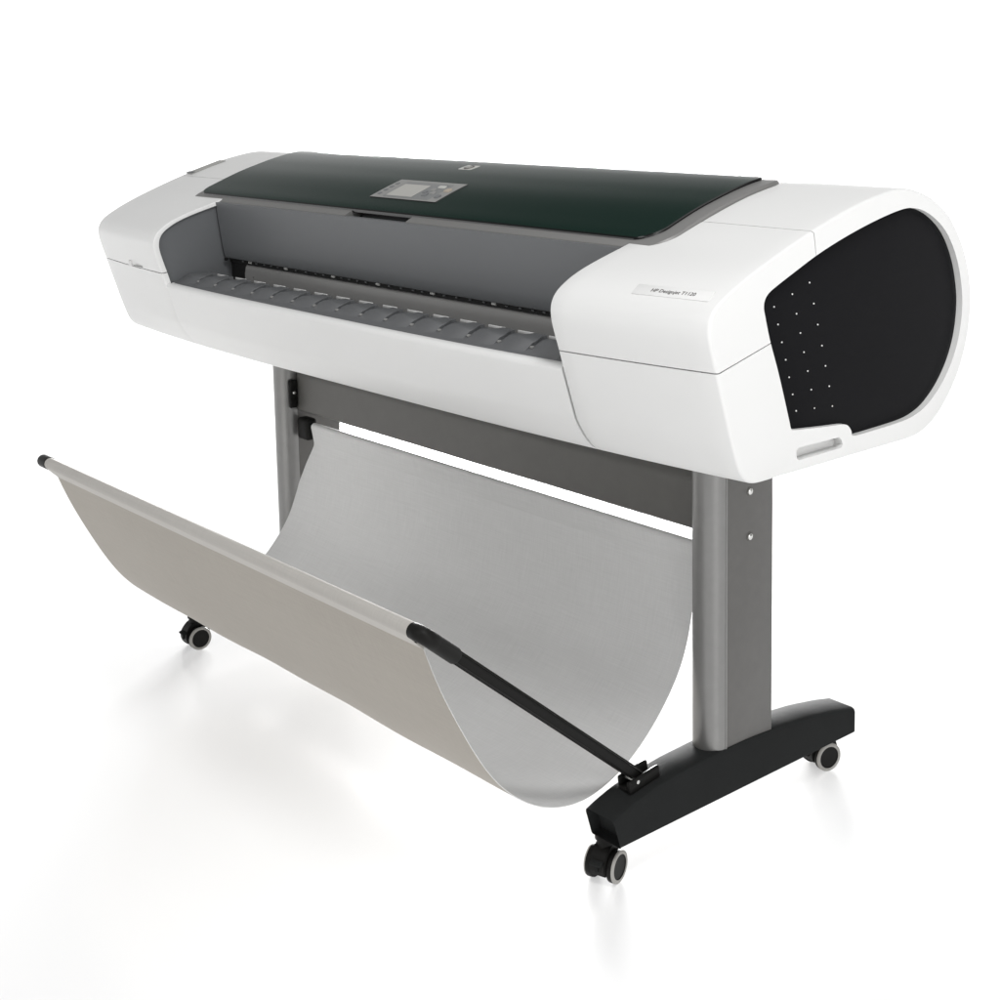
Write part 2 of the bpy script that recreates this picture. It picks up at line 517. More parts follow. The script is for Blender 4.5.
SEAM_F = (-0.3165, 0.825)
SEAM_T = (-0.1275, 0.9925)
for xi, xo in ((0.62, 0.885), (-0.55, -0.885)):
    s = 1 if xo > xi else -1
    up = trim_ends(span(SEAM_F, SEAM_T), 0.0009, 0.0006)
    lo = trim_ends(span(SEAM_T, SEAM_F), 0.0006, 0.0009)
    end_shell('upper_cover', up, xi, xo)
    frame = end_shell('end_cover', lo, xi, xo)
    # recessed black panel inside the ring
    px = xo - s * 0.010
    poly = PANEL_OUT
    bm = bmesh.new()
    cen = bm.verts.new((px + s * 0.0045, CY, 0.85))
    # slightly domed sheet: rings shrunk towards the centre
    rings = []
    for f, dx in ((1.0, -0.003), (0.985, 0.0), (0.93, 0.0018), (0.75, 0.0035), (0.4, 0.0043)):
        rings.append([bm.verts.new((px + s * dx, CY + (y - CY) * f, 0.85 + (z - 0.85) * f)) for y, z in poly])
    n = len(poly)
    for a, b in zip(rings, rings[1:]):
        for k in range(n): bm.faces.new((a[k], a[(k + 1) % n], b[(k + 1) % n], b[k]))
    for k in range(n): bm.faces.new((rings[-1][k], rings[-1][(k + 1) % n], cen))
    panel = from_bm('side_panel', bm, M['panel'], P, 60)
    # carrying handle slot in the ring
    bmc = bmesh.new()
    c0 = [(-0.1575, 0.6955), (-0.153, 0.6995), (-0.064, 0.6983), (-0.0585, 0.694), (-0.0555, 0.6865), (-0.059, 0.6822), (-0.151, 0.6818), (-0.1555, 0.6845)]
    fr = [bmc.verts.new((xo + s * 0.01, y, z)) for y, z in c0]
    bk = [bmc.verts.new((xo - s * 0.03, y, z)) for y, z in c0]
    for k in range(8): bmc.faces.new((fr[k], fr[(k + 1) % 8], bk[(k + 1) % 8], bk[k]))
    bmc.faces.new(fr); bmc.faces.new(bk)
    bmesh.ops.recalc_face_normals(bmc, faces=bmc.faces)
    # pocket: five-sided cup behind the opening
    me = frame.data
    cutter = from_bm('cutter', bmc, M['white'])
    bm2 = bmesh.new()
    g = 0.0005
    f2 = [bm2.verts.new((xo - s * 0.001, y, z)) for y, z in [(-0.1578, 0.6957), (-0.153, 0.70), (-0.064, 0.6988), (-0.0580, 0.6942), (-0.055, 0.6865), (-0.0588, 0.6817), (-0.151, 0.6813), (-0.1558, 0.6844)]]
    b2 = [bm2.verts.new((xo - s * 0.015, v.co.y, v.co.z)) for v in f2]
    for k in range(8): bm2.faces.new((f2[k], f2[(k + 1) % 8], b2[(k + 1) % 8], b2[k]))
    bm2.faces.new(b2)
    SHELL_CUTS = globals().setdefault('SHELL_CUTS', []); SHELL_CUTS.append((frame, cutter))
    from_bm('handle_pocket', bm2, M['white'], frame, 35)
    # grey wall of the bay behind the white edge, filling the shell
    ins = [inset(p, 0.0105) for p in OUTER[::4]]
    wall = []
    for xx in (xi + s * 0.006, xo - s * 0.03):
        wall.append([(xx, y - bow(xx, y, z), z) for y, z in ins])
    bm = bmesh.new()
    a = [bm.verts.new(q) for q in wall[0]]; b = [bm.verts.new(q) for q in wall[1]]
    for k in range(len(a)): bm.faces.new((a[k], a[(k + 1) % len(a)], b[(k + 1) % len(a)], b[k]))
    bm.faces.new(a); bm.faces.new(b)
    from_bm('bay_wall', bm, M['grey'], P, 35)
    if s > 0:
        dots = [(-0.1972, 0.8972), (-0.1891, 0.8727), (-0.1809, 0.8476), (-0.1726, 0.8227), (-0.165, 0.7977), (-0.1573, 0.773), (-0.1496, 0.749),
                (-0.1606, 0.9103), (-0.1522, 0.8828), (-0.1437, 0.8555), (-0.1358, 0.8281), (-0.1272, 0.8008), (-0.1192, 0.7738), (-0.1112, 0.7466),
                (-0.1246, 0.922), (-0.1159, 0.8924), (-0.1071, 0.8624), (-0.0974, 0.832), (-0.0892, 0.8025), (-0.0801, 0.7726), (-0.0718, 0.743)]
        proto = None
        for y, z in dots:
            if proto is None:
                bm = bmesh.new()
                add_lathe_x(bm, [(-0.003, 0.0011), (0.0004, 0.0011), (0.0008, 0.0006)], (0, 0, 0), 10)
                proto = from_bm('stud', bm, M['dot'], panel); o = proto
            else:
                o = proto.copy(); COL.objects.link(o); o.parent = panel
            o.location = (px + interp([(0.4, 0.0043), (0.75, 0.0035), (0.93, 0.0018), (0.985, 0.0), (1.0, -0.003)], dome_f(y, z)) + 0.0006, y, z)

for fr_, ct_ in SHELL_CUTS:
    cut(fr_, ct_)

# ------------------------------------------------------------------ front cover below the bay
XL, XR = -0.5488, 0.6165
fpts = [p for p in span((-0.05, 0.6665), (-0.3070, 0.7935))]
rows = []
NXC = 40
for p in fpts:
    rows.append([(XL + (XR - XL) * k / NXC, p[0] - bow(XL + (XR - XL) * k / NXC, p[0], p[1]), p[1]) for k in range(NXC + 1)])
last = fpts[-1]
for dy, dz in ((-0.0002, 0.0028), (0.0010, 0.0055), (0.0032, 0.0078), (0.0065, 0.0090), (0.0110, 0.0094), (0.0160, 0.0090), (0.0180, 0.0070), (0.0182, -0.006)):
    rows.append([(XL + (XR - XL) * k / NXC, last[0] + dy - bow(XL + (XR - XL) * k / NXC, last[0]), last[1] + dz) for k in range(NXC + 1)])
# side returns
cols = NXC + 3
v = []
for r in rows:
    a, b = r[0], r[-1]
    ia, ib = inset((a[1], a[2]), 0.01), inset((b[1], b[2]), 0.01)
    v += [(a[0] + 0.001, ia[0], ia[1])] + r + [(b[0] - 0.001, ib[0], ib[1])]
front = from_pd('front_cover', v, grid_faces(len(rows), cols), M['white'], P, 40)

# ------------------------------------------------------------------ rear cover of the middle
rpts = trim_ends(span((0.03, 1.033), (-0.04, 0.6665)), 0.0, 0.001)
rows = [[(-0.5485, *inset(p, 0.002)), (0.6185, *inset(p, 0.002))] for p in rpts]
v = [q for r in rows for q in r]
from_pd('rear_cover', v, grid_faces(len(rows), 2), M['white'], P, 40)

# ------------------------------------------------------------------ bay interior
PAN = [(-0.2290, 0.958), (-0.2275, 0.945), (-0.2245, 0.920), (-0.2210, 0.893), (-0.2175, 0.868), (-0.2145, 0.851), (-0.2120, 0.8445), (-0.2075, 0.8425), (-0.200, 0.8425)]
pan_back = [(-0.200, 0.850), (-0.206, 0.90), (-0.212, 0.958)]
window = prism_x('front_window', PAN + pan_back, -0.5488, 0.6185, M['grey'], P, 0)
box('rubber_stop', (-0.5445, -0.2135, 0.8405), (0.006, 0.006, 0.005), M['black'], window, 0.001)
# added black plate for the slot's shade, with little wheels on a bar
prism_x('slot_shade_plate', [(-0.150, 0.96), (-0.150, 0.70), (-0.142, 0.70), (-0.142, 0.96)], -0.556, 0.626, M['slot'], P)
bar = prism_x('wheel_bar', [(-0.199, 0.848), (-0.1985, 0.833), (-0.165, 0.833), (-0.165, 0.848)], -0.5555, 0.6255, M['slot'], P)
import random
rng = random.Random(4)
proto = None
x = -0.50; k = 0
while x < 0.61:
    big = (k % 5 == 1)
    if proto is None:
        bm = bmesh.new(); add_lathe_x(bm, [(-0.004, 0.0028), (-0.003, 0.0036), (0.003, 0.0036), (0.004, 0.0028)], (0, 0, 0), 14)
        proto = from_bm('pinch_wheel', bm, M['ctrl_dark'], bar); pale = proto.data.copy(); pale.materials.clear(); pale.materials.append(M['pale']); o = proto
    else:
        o = proto.copy(); COL.objects.link(o); o.parent = bar
    if big: o.data = pale
    o.location = (x, -0.1995, 0.8385)
    o.scale = (1.4, 0.6, 0.7) if big else (0.7, 0.6, 0.5)
    x += 0.030 + rng.uniform(-0.006, 0.008); k += 1
roller = prism_x('paper_platen', [(-0.165, 0.8375), (-0.185, 0.837), (-0.1925, 0.8335), (-0.1965, 0.826), (-0.1985, 0.815), (-0.1988, 0.803), (-0.1965, 0.791), (-0.192, 0.781), (-0.185, 0.773), (-0.165, 0.77)], -0.497, 0.6255, M['roller'], P, 0, 60)
bm = bmesh.new(); add_lathe_x(bm, [(-0.003, 0.0022), (0.0, 0.0018)], (0, 0, 0), 10, axis=Vector((0, -1, 0)))
o = from_bm('screw', bm, M['steel'], roller); o.location = (-0.463, -0.1988, 0.809)
box('roller_bracket', (-0.528, -0.170, 0.80), (0.060, 0.05, 0.10), M['slot'], P, 0.002)


# output tray: a sheet that climbs from the lip to its back edge
def tray_z(y):
    return interp([(-0.345, 0.7985), (-0.30, 0.8155), (-0.287, 0.8185), (-0.25, 0.8195)], y)


def tray_y(x, y):
    return y - (bow(x, -0.32) - 0.030) * smoothstep((-0.26 - y) / 0.06)


TX = [-0.5555 + (0.6255 + 0.5555) * k / 44 for k in range(45)]
TY = [-0.3300, -0.329, -0.324, -0.316, -0.30, -0.287, -0.27, -0.262]
v = []
for y in TY:
    for x in TX: v.append((x, tray_y(x, y), tray_z(y) - 0.004))
for (y, z) in ((-0.258, 0.8135), (-0.256, 0.808), (-0.250, 0.76)):
    for x in TX: v.append((x, y, z))
tray = from_pd('output_tray', v, grid_faces(len(TY) + 3, len(TX)), M['tray'], P, 40)
PEGS = [-0.478 + 0.07125 * k for k in range(15)]
rib = None; lip = None; peg = None


def rib_mesh():
    """one raised pad between two grooves, its back corners cut away"""
    bm = bmesh.new()
    out_ = [(-0.0320, -0.327), (0.0320, -0.327), (0.0310, -0.288), (0.014, -0.2625), (0.014, -0.2535), (-0.014, -0.2535), (-0.014, -0.2625), (-0.0310, -0.288)]
    pts_ = []
    for k in range(len(out_)):
        a, b = out_[k], out_[(k + 1) % len(out_)]
        for t in (0, 0.25, 0.5, 0.75): pts_.append((a[0] + t * (b[0] - a[0]), a[1] + t * (b[1] - a[1])))
    cx_, cy_ = 0, -0.295
    base = [bm.verts.new((x_, y_, tray_z(y_) - 0.006)) for x_, y_ in pts_]

    def ht(y_): return tray_z(y_) - 0.0037 + 0.0050 * smoothstep((y_ + 0.314) / 0.018)
    mid = [bm.verts.new((x_, y_, ht(y_) - 0.0008)) for x_, y_ in pts_]
    top = [bm.verts.new((cx_ + (x_ - cx_) * 0.95, cy_ + (y_ - cy_) * 0.97, ht(y_))) for x_, y_ in pts_]
    n_ = len(pts_)
    for a, b in ((base, mid), (mid, top)):
        for k in range(n_): bm.faces.new((a[k], a[(k + 1) % n_], b[(k + 1) % n_], b[k]))
    # fill the top in cross strips (left half against right half) so it follows the slope
    bmesh.ops.triangle_fill(bm, use_beauty=True, edges=[bm.edges.get((top[k], top[(k + 1) % n_])) for k in range(n_)])
    return bm


centres = [PEGS[0] - 0.0356] + [p + 0.0356 for p in PEGS]
for cx in centres:
    if cx + 0.034 > 0.625: continue
    if rib is None:
        rib = from_bm('rib', rib_mesh(), M['tray'], tray, 30); o = rib
    else:
        o = rib.copy(); COL.objects.link(o); o.parent = tray
    o.location = (cx, tray_y(cx, -0.30) + 0.30, 0)
for px_ in PEGS:
    if lip is None:
        bm = bmesh.new(); add_box(bm, (0, -0.2595, 0.8172), (0.041, 0.0022, 0.0045), 0.0008)  # pale bar painted as the glint on a groove's back edge
        lip = from_bm('rib_glint', bm, M['lip'], tray); a = lip
        bm = bmesh.new(); add_box(bm, (0, 0, 0), (0.006, 0.006, 0.004), 0.0015)
        peg = from_bm('peg', bm, M['ctrl'], tray); b = peg
    else:
        a = lip.copy(); b = peg.copy()
        for q in (a, b): COL.objects.link(q); q.parent = tray
    a.location = (px_, 0, 0); b.location = (px_, tray_y(px_, -0.303), tray_z(-0.303) - 0.003)

# ------------------------------------------------------------------ lid
LID = [(-0.225, 0.959), (-0.20, 0.9725), (-0.17, 0.9838), (-0.14, 0.9955), (-0.11, 1.0065), (-0.085, 1.0145), (-0.06, 1.0215), (-0.035, 1.0285),
       (-0.012, 1.0340), (0.012, 1.0392), (0.030, 1.0425), (0.045, 1.0442), (0.06, 1.0445), (0.08, 1.0425)]
_l = [(-0.23 + 0.31 * k / 62, 0) for k in range(63)]
_l = [(y, interp(LID, y)) for y, _ in _l]
for _ in range(10):
    _l = [_l[0]] + [(_l[i][0], 0.25 * _l[i - 1][1] + 0.5 * _l[i][1] + 0.25 * _l[i + 1][1]) for i in range(1, 62)] + [_l[-1]]


def lid_z(y): return interp(_l, y)


def draped(name, xl, xr, y0, y1, rf, rr, dz, t, material, parent, edge=None, rl=None, lip=0.0015, smooth=24):
    """rounded-rectangle slab that follows the lid curve; rf / rr corner radii front / rear, rl for the front left"""
    rl = rf if rl is None else rl
    ys = []
    n = 56
    for k in range(n + 1):
        a = k / n
        ys.append(y0 + (y1 - y0) * (0.5 - 0.5 * math.cos(math.pi * a)))

    def edge_in(y, rfront):
        if y < y0 + rfront: d = y0 + rfront - y; return rfront - math.sqrt(max(0, rfront ** 2 - d ** 2))
        if y > y1 - rr: d = y - (y1 - rr); return rr - math.sqrt(max(0, rr ** 2 - d ** 2))
        return 0
    nx = 24
    top, low, bot = [], [], []
    for i, y in enumerate(ys):
        a, b = xl + edge_in(y, rl), xr - edge_in(y, rf)
        yi = min(max(y, y0 + lip), y1 - lip)
        for k in range(nx + 1):
            top.append((a + lip + (b - a - 2 * lip) * k / nx, yi, lid_z(yi) + dz))
            low.append((a + (b - a) * k / nx, y, lid_z(y) + dz - lip))
            bot.append((a + (b - a) * k / nx, y, lid_z(y) + dz - t))
    R_, C_ = n + 1, nx + 1
    v = top + low + bot
    f = grid_faces(R_, C_, 0)
    fm_ = [0] * len(f)
    loop = [k for k in range(C_)] + [i * C_ + nx for i in range(1, R_)] + [(R_ - 1) * C_ + k for k in range(nx - 1, -1, -1)] + [i * C_ for i in range(R_ - 2, 0, -1)]
    o1, o2 = R_ * C_, 2 * R_ * C_
    for a, b in zip(loop, loop[1:] + loop[:1]):
        f.append((a, b, o1 + b, o1 + a)); fm_.append(1)
        f.append((o1 + a, o1 + b, o2 + b, o2 + a)); fm_.append(1)
    g = grid_faces(R_, C_, o2); f += g; fm_ += [1] * len(g)
    return from_pd(name, v, f, [material, edge or material], parent, smooth, fm_)


lid = draped('lid_frame', -0.672, 0.6865, -0.222, 0.062, 0.052, 0.03, -0.0030, 0.019, M['silver'], P, rl=0.02, lip=0.003)
nb = bmesh.new(); add_box(nb, (-0.004, -0.222, 0.955), (0.184, 0.084, 0.062), 0.002)
cut(lid, from_bm('cutter', nb, M['silver']))
box('grip_recess', (-0.004, -0.178, 0.955), (0.186, 0.008, 0.036), M['ctrl_dark'], lid, 0.001)
draped('lid_glass', -0.6665, 0.656, -0.2035, 0.052, 0.040, 0.02, 0.0008, 0.0065, M['glass'], lid, edge=M['edge'], rl=0.026, lip=0.0016)

# control panel let into the lid
cp = draped('control_panel', -0.102, 0.097, -0.1625, -0.0865, 0.003, 0.003, 0.0022, 0.006, M['ctrl'], P, edge=M['edge'])


def on_panel(name, x0, x1, y0, y1, material, dz=0.0031, r=0.001):
    return draped(name, x0, x1, y0, y1, r, r, dz, 0.002, material, cp, lip=0.0004, smooth=30)


on_panel('display_bezel', -0.068, 0.068, -0.1565, -0.0965, M['bezel'], 0.0028, 0.003)
on_panel('screen', -0.0615, 0.014, -0.1525, -0.1075, M['screen'], 0.0036)
for k in range(4):
    y = -0.1505 + k * 0.0135
    on_panel('status_icon', -0.0925, -0.0835, y, y + 0.0065, M['ctrl_dark'])
for x, y, w, h_, m_ in ((0.034, -0.1465, 0.012, 0.011, 'ctrl_dark'), (0.0475, -0.137, 0.011, 0.009, 'ctrl'), (0.035, -0.126, 0.011, 0.009, 'ctrl'), (0.0235, -0.136, 0.010, 0.009, 'ctrl_dark'),
                        (0.040, -0.113, 0.020, 0.008, 'badge'), (0.071, -0.1245, 0.015, 0.011, 'amber'), (0.074, -0.149, 0.012, 0.011, 'ctrl_dark'), (0.050, -0.1015, 0.01, 0.0045, 'ctrl')):
    on_panel('button', x, x + w, y, y + h_, M[m_], 0.0042, 0.003)


# round maker's badge on the lid
def text_mesh(name, body, size, material, parent, mtx, shear=0.0, extrude=0.0002, sx=1.0):
    cu = bpy.data.curves.new(name, 'FONT'); cu.body = body; cu.size = size; cu.shear = shear
    cu.align_x = 'CENTER'; cu.align_y = 'CENTER'; cu.extrude = extrude; cu.resolution_u = 3
    to = bpy.data.objects.new(name, cu); COL.objects.link(to)
    bpy.context.view_layer.update()
    me = bpy.data.meshes.new_from_object(to.evaluated_get(bpy.context.evaluated_depsgraph_get()))
    bpy.data.objects.remove(to)
    me.transform(mtx @ Matrix.Diagonal((sx, 1, 1, 1))); me.name = name
    return link(name, me, material, parent, 0)


badge = draped('logo_badge', -0.0255, 0.0140, -0.0180, 0.0105, 0.006, 0.006, 0.0012, 0.003, M['badge'], P)
by = -0.0038; sl = math.atan2(lid_z(by + 0.01) - lid_z(by - 0.01), 0.02)
T = Matrix.Translation((-0.0057, by, lid_z(by) + 0.0016)) @ Matrix.Rotation(sl, 4, 'X')
bm = bmesh.new(); add_lathe_x(bm, [(-0.0006, 0.0105), (0.0003, 0.0105)], (0, 0, 0), 32, axis=Vector((0, 0, 1)), up=Vector((0, 1, 0)))
bm.transform(T); from_bm('logo_disc', bm, M['ink'], badge)
text_mesh('logo_letters', 'hp', 0.017, M['badge'], badge, T @ Matrix.Translation((0, 0.001, 0.0006)), 0.25)


# model label on the right upper cover
def skin(x, y_end):
    """point and slope of the cover skin near x at profile y"""
    best = min((p for p in OUTER if p[1] > 0.9), key=lambda p: abs(p[0] - y_end))
    i = OUTER.index(best); a, b = OUTER[i - 4], OUTER[(i + 4) % NP]
    ya, yb = a[0] - bow(x, a[0]), b[0] - bow(x, b[0])
    return (x, best[0] - bow(x, best[0]), best[1]), math.atan2(b[1] - a[1], yb - ya)


(lx, ly, lz), sl = skin(0.77, -0.302)
(_, ly2, lz2), _s = skin(0.84, -0.302)
yaw = math.atan2(ly2 - ly, 0.07)
T = Matrix.Translation((0.805, (ly + ly2) / 2, (lz + lz2) / 2)) @ Matrix.Rotation(yaw, 4, 'Z') @ Matrix.Rotation(sl, 4, 'X')
bm = bmesh.new(); add_box(bm, (0, 0, 0.0002), (0.122, 0.0205, 0.0012), 0.0004)
bm.transform(T); lab = from_bm('name_label', bm, M['label'], P)
text_mesh('lettering', 'HP Designjet T1120', 0.0094, M['ink'], lab, T @ Matrix.Translation((0.001, 0, 0.0010)), 0.1, sx=0.92)

# grip slot on the left top cover, little latch mark on the front seam
(gx, gy, gz), sl = skin(-0.866, -0.076)
T = Matrix.Translation((gx, gy, gz + 0.0017)) @ Matrix.Rotation(sl, 4, 'X')
bm = bmesh.new(); add_box(bm, (0, 0, -0.001), (0.028, 0.088, 0.0016), 0.0006)
bm.transform(T); gs = from_bm('grip_slot', bm, mat('grip_grey', (0.36, 0.36, 0.345), 0.5), P)
bm = bmesh.new(); add_box(bm, (0, -0.040, 0.0006), (0.026, 0.009, 0.001), 0.0003)
bm.transform(T); from_bm('grip_catch', bm, M['ctrl_dark'], gs)
yl = -0.3185 - bow(-0.70, -0.3185)
bm = bmesh.new(); add_box(bm, (-0.705, yl - 0.0015, 0.8315), (0.009, 0.006, 0.0115), 0.0015)
lt = from_bm('latch', bm, M['label'], P)
box('latch_mark', (-0.664, -0.3185 - bow(-0.664, -0.3185) - 0.0012, 0.8292), (0.040, 0.002, 0.0022), M['ctrl'], lt, 0.0005)

# ------------------------------------------------------------------ stand
LEGX = {1: 0.628, -1: -0.608}
for s in (1, -1):
    cx = LEGX[s]
    # column: rounded front, open to the plate behind
    prof = []
    r = 0.0285
    for k in range(25):
        a = math.pi * k / 24
        prof.append((cx + r * math.cos(a), -0.045 - r * math.sin(a)))
    prof += [(cx - r, -0.038), (cx + r, -0.038)]
    bm = bmesh.new()
    lo = [bm.verts.new((x, y, 0.12)) for x, y in prof]; hi = [bm.verts.new((x, y, 0.668)) for x, y in prof]
    for k in range(len(prof)): bm.faces.new((lo[k], lo[(k + 1) % len(prof)], hi[(k + 1) % len(prof)], hi[k]))
    bm.faces.new(lo); bm.faces.new(hi)
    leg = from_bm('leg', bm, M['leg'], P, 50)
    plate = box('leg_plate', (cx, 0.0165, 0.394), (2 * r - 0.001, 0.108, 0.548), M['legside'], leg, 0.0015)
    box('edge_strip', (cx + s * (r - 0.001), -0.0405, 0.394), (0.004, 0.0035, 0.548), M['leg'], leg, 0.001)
    for z in (0.557, 0.484):
        bm = bmesh.new()
        add_lathe_x(bm, [(0.0, 0.0075), (0.0012, 0.007)], (cx + s * r - s * 0.0008, 0.014, z), 20, axis=Vector((s, 0, 0)))
        w = from_bm('washer', bm, M['beam'], leg)
        bm = bmesh.new()
        add_lathe_x(bm, [(0.0, 0.0055), (0.002, 0.0052), (0.0035, 0.0035), (0.004, 0.001)], (cx + s * r, 0.014, z), 20, axis=Vector((s, 0, 0)))
        from_bm('screw', bm, M['steel'], leg)

# cross beam with rounded upper front edge
zb, zt = 0.491, 0.587
bp = [(-0.040, zb + 0.004), (-0.036, zb), (0.012, zb), (0.012, zt), (-0.018, zt)]
for k in range(1, 9):
    a = math.pi / 2 * k / 8
    bp.append((-0.018 - 0.022 * math.sin(a), zt - 0.022 + 0.022 * math.cos(a)))
beam = prism_x('crossbeam', bp, -0.5745, 0.5992, M['beam'], P)
for s, xx in ((-1, -0.5735),):
    bm = bmesh.new(); add_box(bm, (xx, -0.0515, 0.530), (0.010, 0.020, 0.062), 0.0045, 3)
    bk = from_bm('beam_bracket', bm, M['black'], beam)
    bm = bmesh.new(); add_lathe_x(bm, [(0.0, 0.004), (0.002, 0.0035), (0.003, 0.001)], (xx - s * 0.005, -0.0515, 0.533), 16, axis=Vector((-s, 0, 0)))
    from_bm('bracket_screw', bm, M['steel'], beam)

# feet
FTOP = [(-0.292, 0.1195), (-0.27, 0.1275), (-0.24, 0.136), (-0.2, 0.1435), (-0.131, 0.150), (-0.058, 0.1525), (0.018, 0.152), (0.097, 0.1472), (0.18, 0.1385), (0.25, 0.1265), (0.287, 0.118)]


def make_foot(xl, xr):
    """one long foot, arched on top, its front end hollow"""
    bm = bmesh.new(); zb_ = 0.0735
    ys = [-0.290 + (0.287 + 0.290) * k / 40 for k in range(41)]
    rings = []
    for i, y in enumerate(ys):
        zt_ = interp(FTOP, y)
        yy = lambda z: y + (0.014 * (zt_ - z) / (zt_ - zb_) if i == 0 else 0)
        c = 0.007
        sec = [(xl + 0.002, zb_), (xr - 0.002, zb_), (xr, zb_ + 0.002), (xr, zt_ - c), (xr - 0.0022, zt_ - 0.002), (xr - c, zt_), (xl + c, zt_), (xl + 0.0022, zt_ - 0.002), (xl, zt_ - c), (xl, zb_ + 0.002)]
        rings.append([bm.verts.new((x_, yy(z_), z_)) for x_, z_ in sec])
    for a, b in zip(rings, rings[1:]):
        for k in range(10): bm.faces.new((a[k], a[(k + 1) % 10], b[(k + 1) % 10], b[k]))
    bm.faces.new(list(reversed(rings[-1])))
    fr_ = bm.faces.new(rings[0])
    bmesh.ops.recalc_face_normals(bm, faces=bm.faces)
    res = bmesh.ops.inset_region(bm, faces=[fr_], thickness=0.0045)
    for v_ in fr_.verts: v_.co.y += 0.018
    return bm


FEET = []
for s, xl, xr in ((1, 0.598, 0.660), (-1, -0.6355, -0.5735)):
    ft = from_bm('foot', make_foot(xl, xr), M['foot'], P, 30)
    FEET.append(ft)


# casters
def caster(x, y, yaw):
    q = Matrix.Translation((x, y, 0)) @ Matrix.Rotation(yaw, 4, 'Z')
    ax = Vector((1, 0, 0))
    bm = bmesh.new()
    # hood: part cylinder that wraps over the wheels
    n_ = 20; w_ = 0.0135
    pr = [(0.0275 * math.cos(math.radians(-30 + 240 * k / n_)), 0.0300 + 0.0295 * math.sin(math.radians(-30 + 240 * k / n_))) for k in range(n_ + 1)]
    a = [bm.verts.new((-w_, y_, z_)) for y_, z_ in pr]; b = [bm.verts.new((w_, y_, z_)) for y_, z_ in pr]
    for k in range(len(pr)):
        bm.faces.new((a[k], a[(k + 1) % len(pr)], b[(k + 1) % len(pr)], b[k]))
    bm.faces.new(a); bm.faces.new(b)
    bmesh.ops.recalc_face_normals(bm, faces=bm.faces)
    bmesh.ops.bevel(bm, geom=[e for e in bm.edges], offset=0.0015, segments=2, affect='EDGES', clamp_overlap=True)
    add_lathe_x(bm, [(0.045, 0.0135), (0.066, 0.0135), (0.066, 0.016), (0.0745, 0.016)], (0, 0.0, 0), 20, axis=Vector((0, 0, 1)), up=Vector((0, 1, 0)))
    bm.transform(q)
    c = from_bm('caster', bm, M['black'], P, 30)
    bm = bmesh.new(); add_box(bm, (0, -0.0290, 0.038), (0.020, 0.010, 0.005), 0.0012, rot=Matrix.Rotation(0.35, 3, 'X')); add_box(bm, (0.0, -0.0270, 0.030), (0.005, 0.006, 0.013), 0.001)
    bm.transform(q); from_bm('brake_lever', bm, M['foot'], c)
    for s in (1, -1):
        bm = bmesh.new()
        add_lathe_x(bm, [(0.0138 * s, 0.019), (0.0142 * s, 0.0244), (0.016 * s, 0.025), (0.022 * s, 0.025), (0.0238 * s, 0.0243), (0.0248 * s, 0.0225), (0.0248 * s, 0.0185), (0.0238 * s, 0.0178), (0.0236 * s, 0.001)], (0, 0, 0.025), 36)
        bm.transform(q); wh = from_bm('wheel', bm, M['black'], c, 40)
        bm = bmesh.new()
        add_lathe_x(bm, [(0.0222 * s, 0.0190), (0.0222 * s, 0.02505), (0.0230 * s, 0.0250), (0.0244 * s, 0.0245), (0.0253 * s, 0.0225), (0.0253 * s, 0.0200), (0.0247 * s, 0.0190)], (0, 0, 0.025), 36, caps=False)
        bm.transform(q); from_bm('tyre', bm, M['tyre'], c, 40)
    return c


R_ = math.radians
caster(0.6106, -0.260, R_(17))
caster(0.603, 0.2665, R_(-14))
caster(-0.6455, -0.2710, R_(-4))
caster(-0.606, 0.256, R_(10))

# ------------------------------------------------------------------ paper basket
RY, RZ = -0.590, 0.4755
FB = [(-0.5745, 0.452), (-0.553, 0.396), (-0.524, 0.336), (-0.490, 0.272), (-0.459, 0.2225), (-0.427, 0.1865), (-0.398, 0.1625), (-0.368, 0.1435), (-0.334, 0.130),
      (-0.298, 0.1232), (-0.261, 0.1245), (-0.216, 0.1375), (-0.171, 0.162), (-0.124, 0.201), (-0.092, 0.240), (-0.070, 0.272), (-0.051, 0.322), (-0.041, 0.377), (-0.034, 0.424), (-0.0315, 0.452)]


def open_catmull(p, sub=5):
    q = [(2 * p[0][0] - p[1][0], 2 * p[0][1] - p[1][1])] + p + [(2 * p[-1][0] - p[-2][0], 2 * p[-1][1] - p[-2][1])]
    o = []
    for i in range(1, len(q) - 2):
        p0, p1, p2, p3 = q[i - 1:i + 3]
        for k in range(sub):
            t = k / sub
            o.append(tuple(0.5 * ((2 * p1[c]) + (-p0[c] + p2[c]) * t + (2 * p0[c] - 5 * p1[c] + 4 * p2[c] - p3[c]) * t * t + (-p0[c] + 3 * p1[c] - 3 * p2[c] + p3[c]) * t ** 3) for c in (0, 1)))
    return o + [p[-1]]


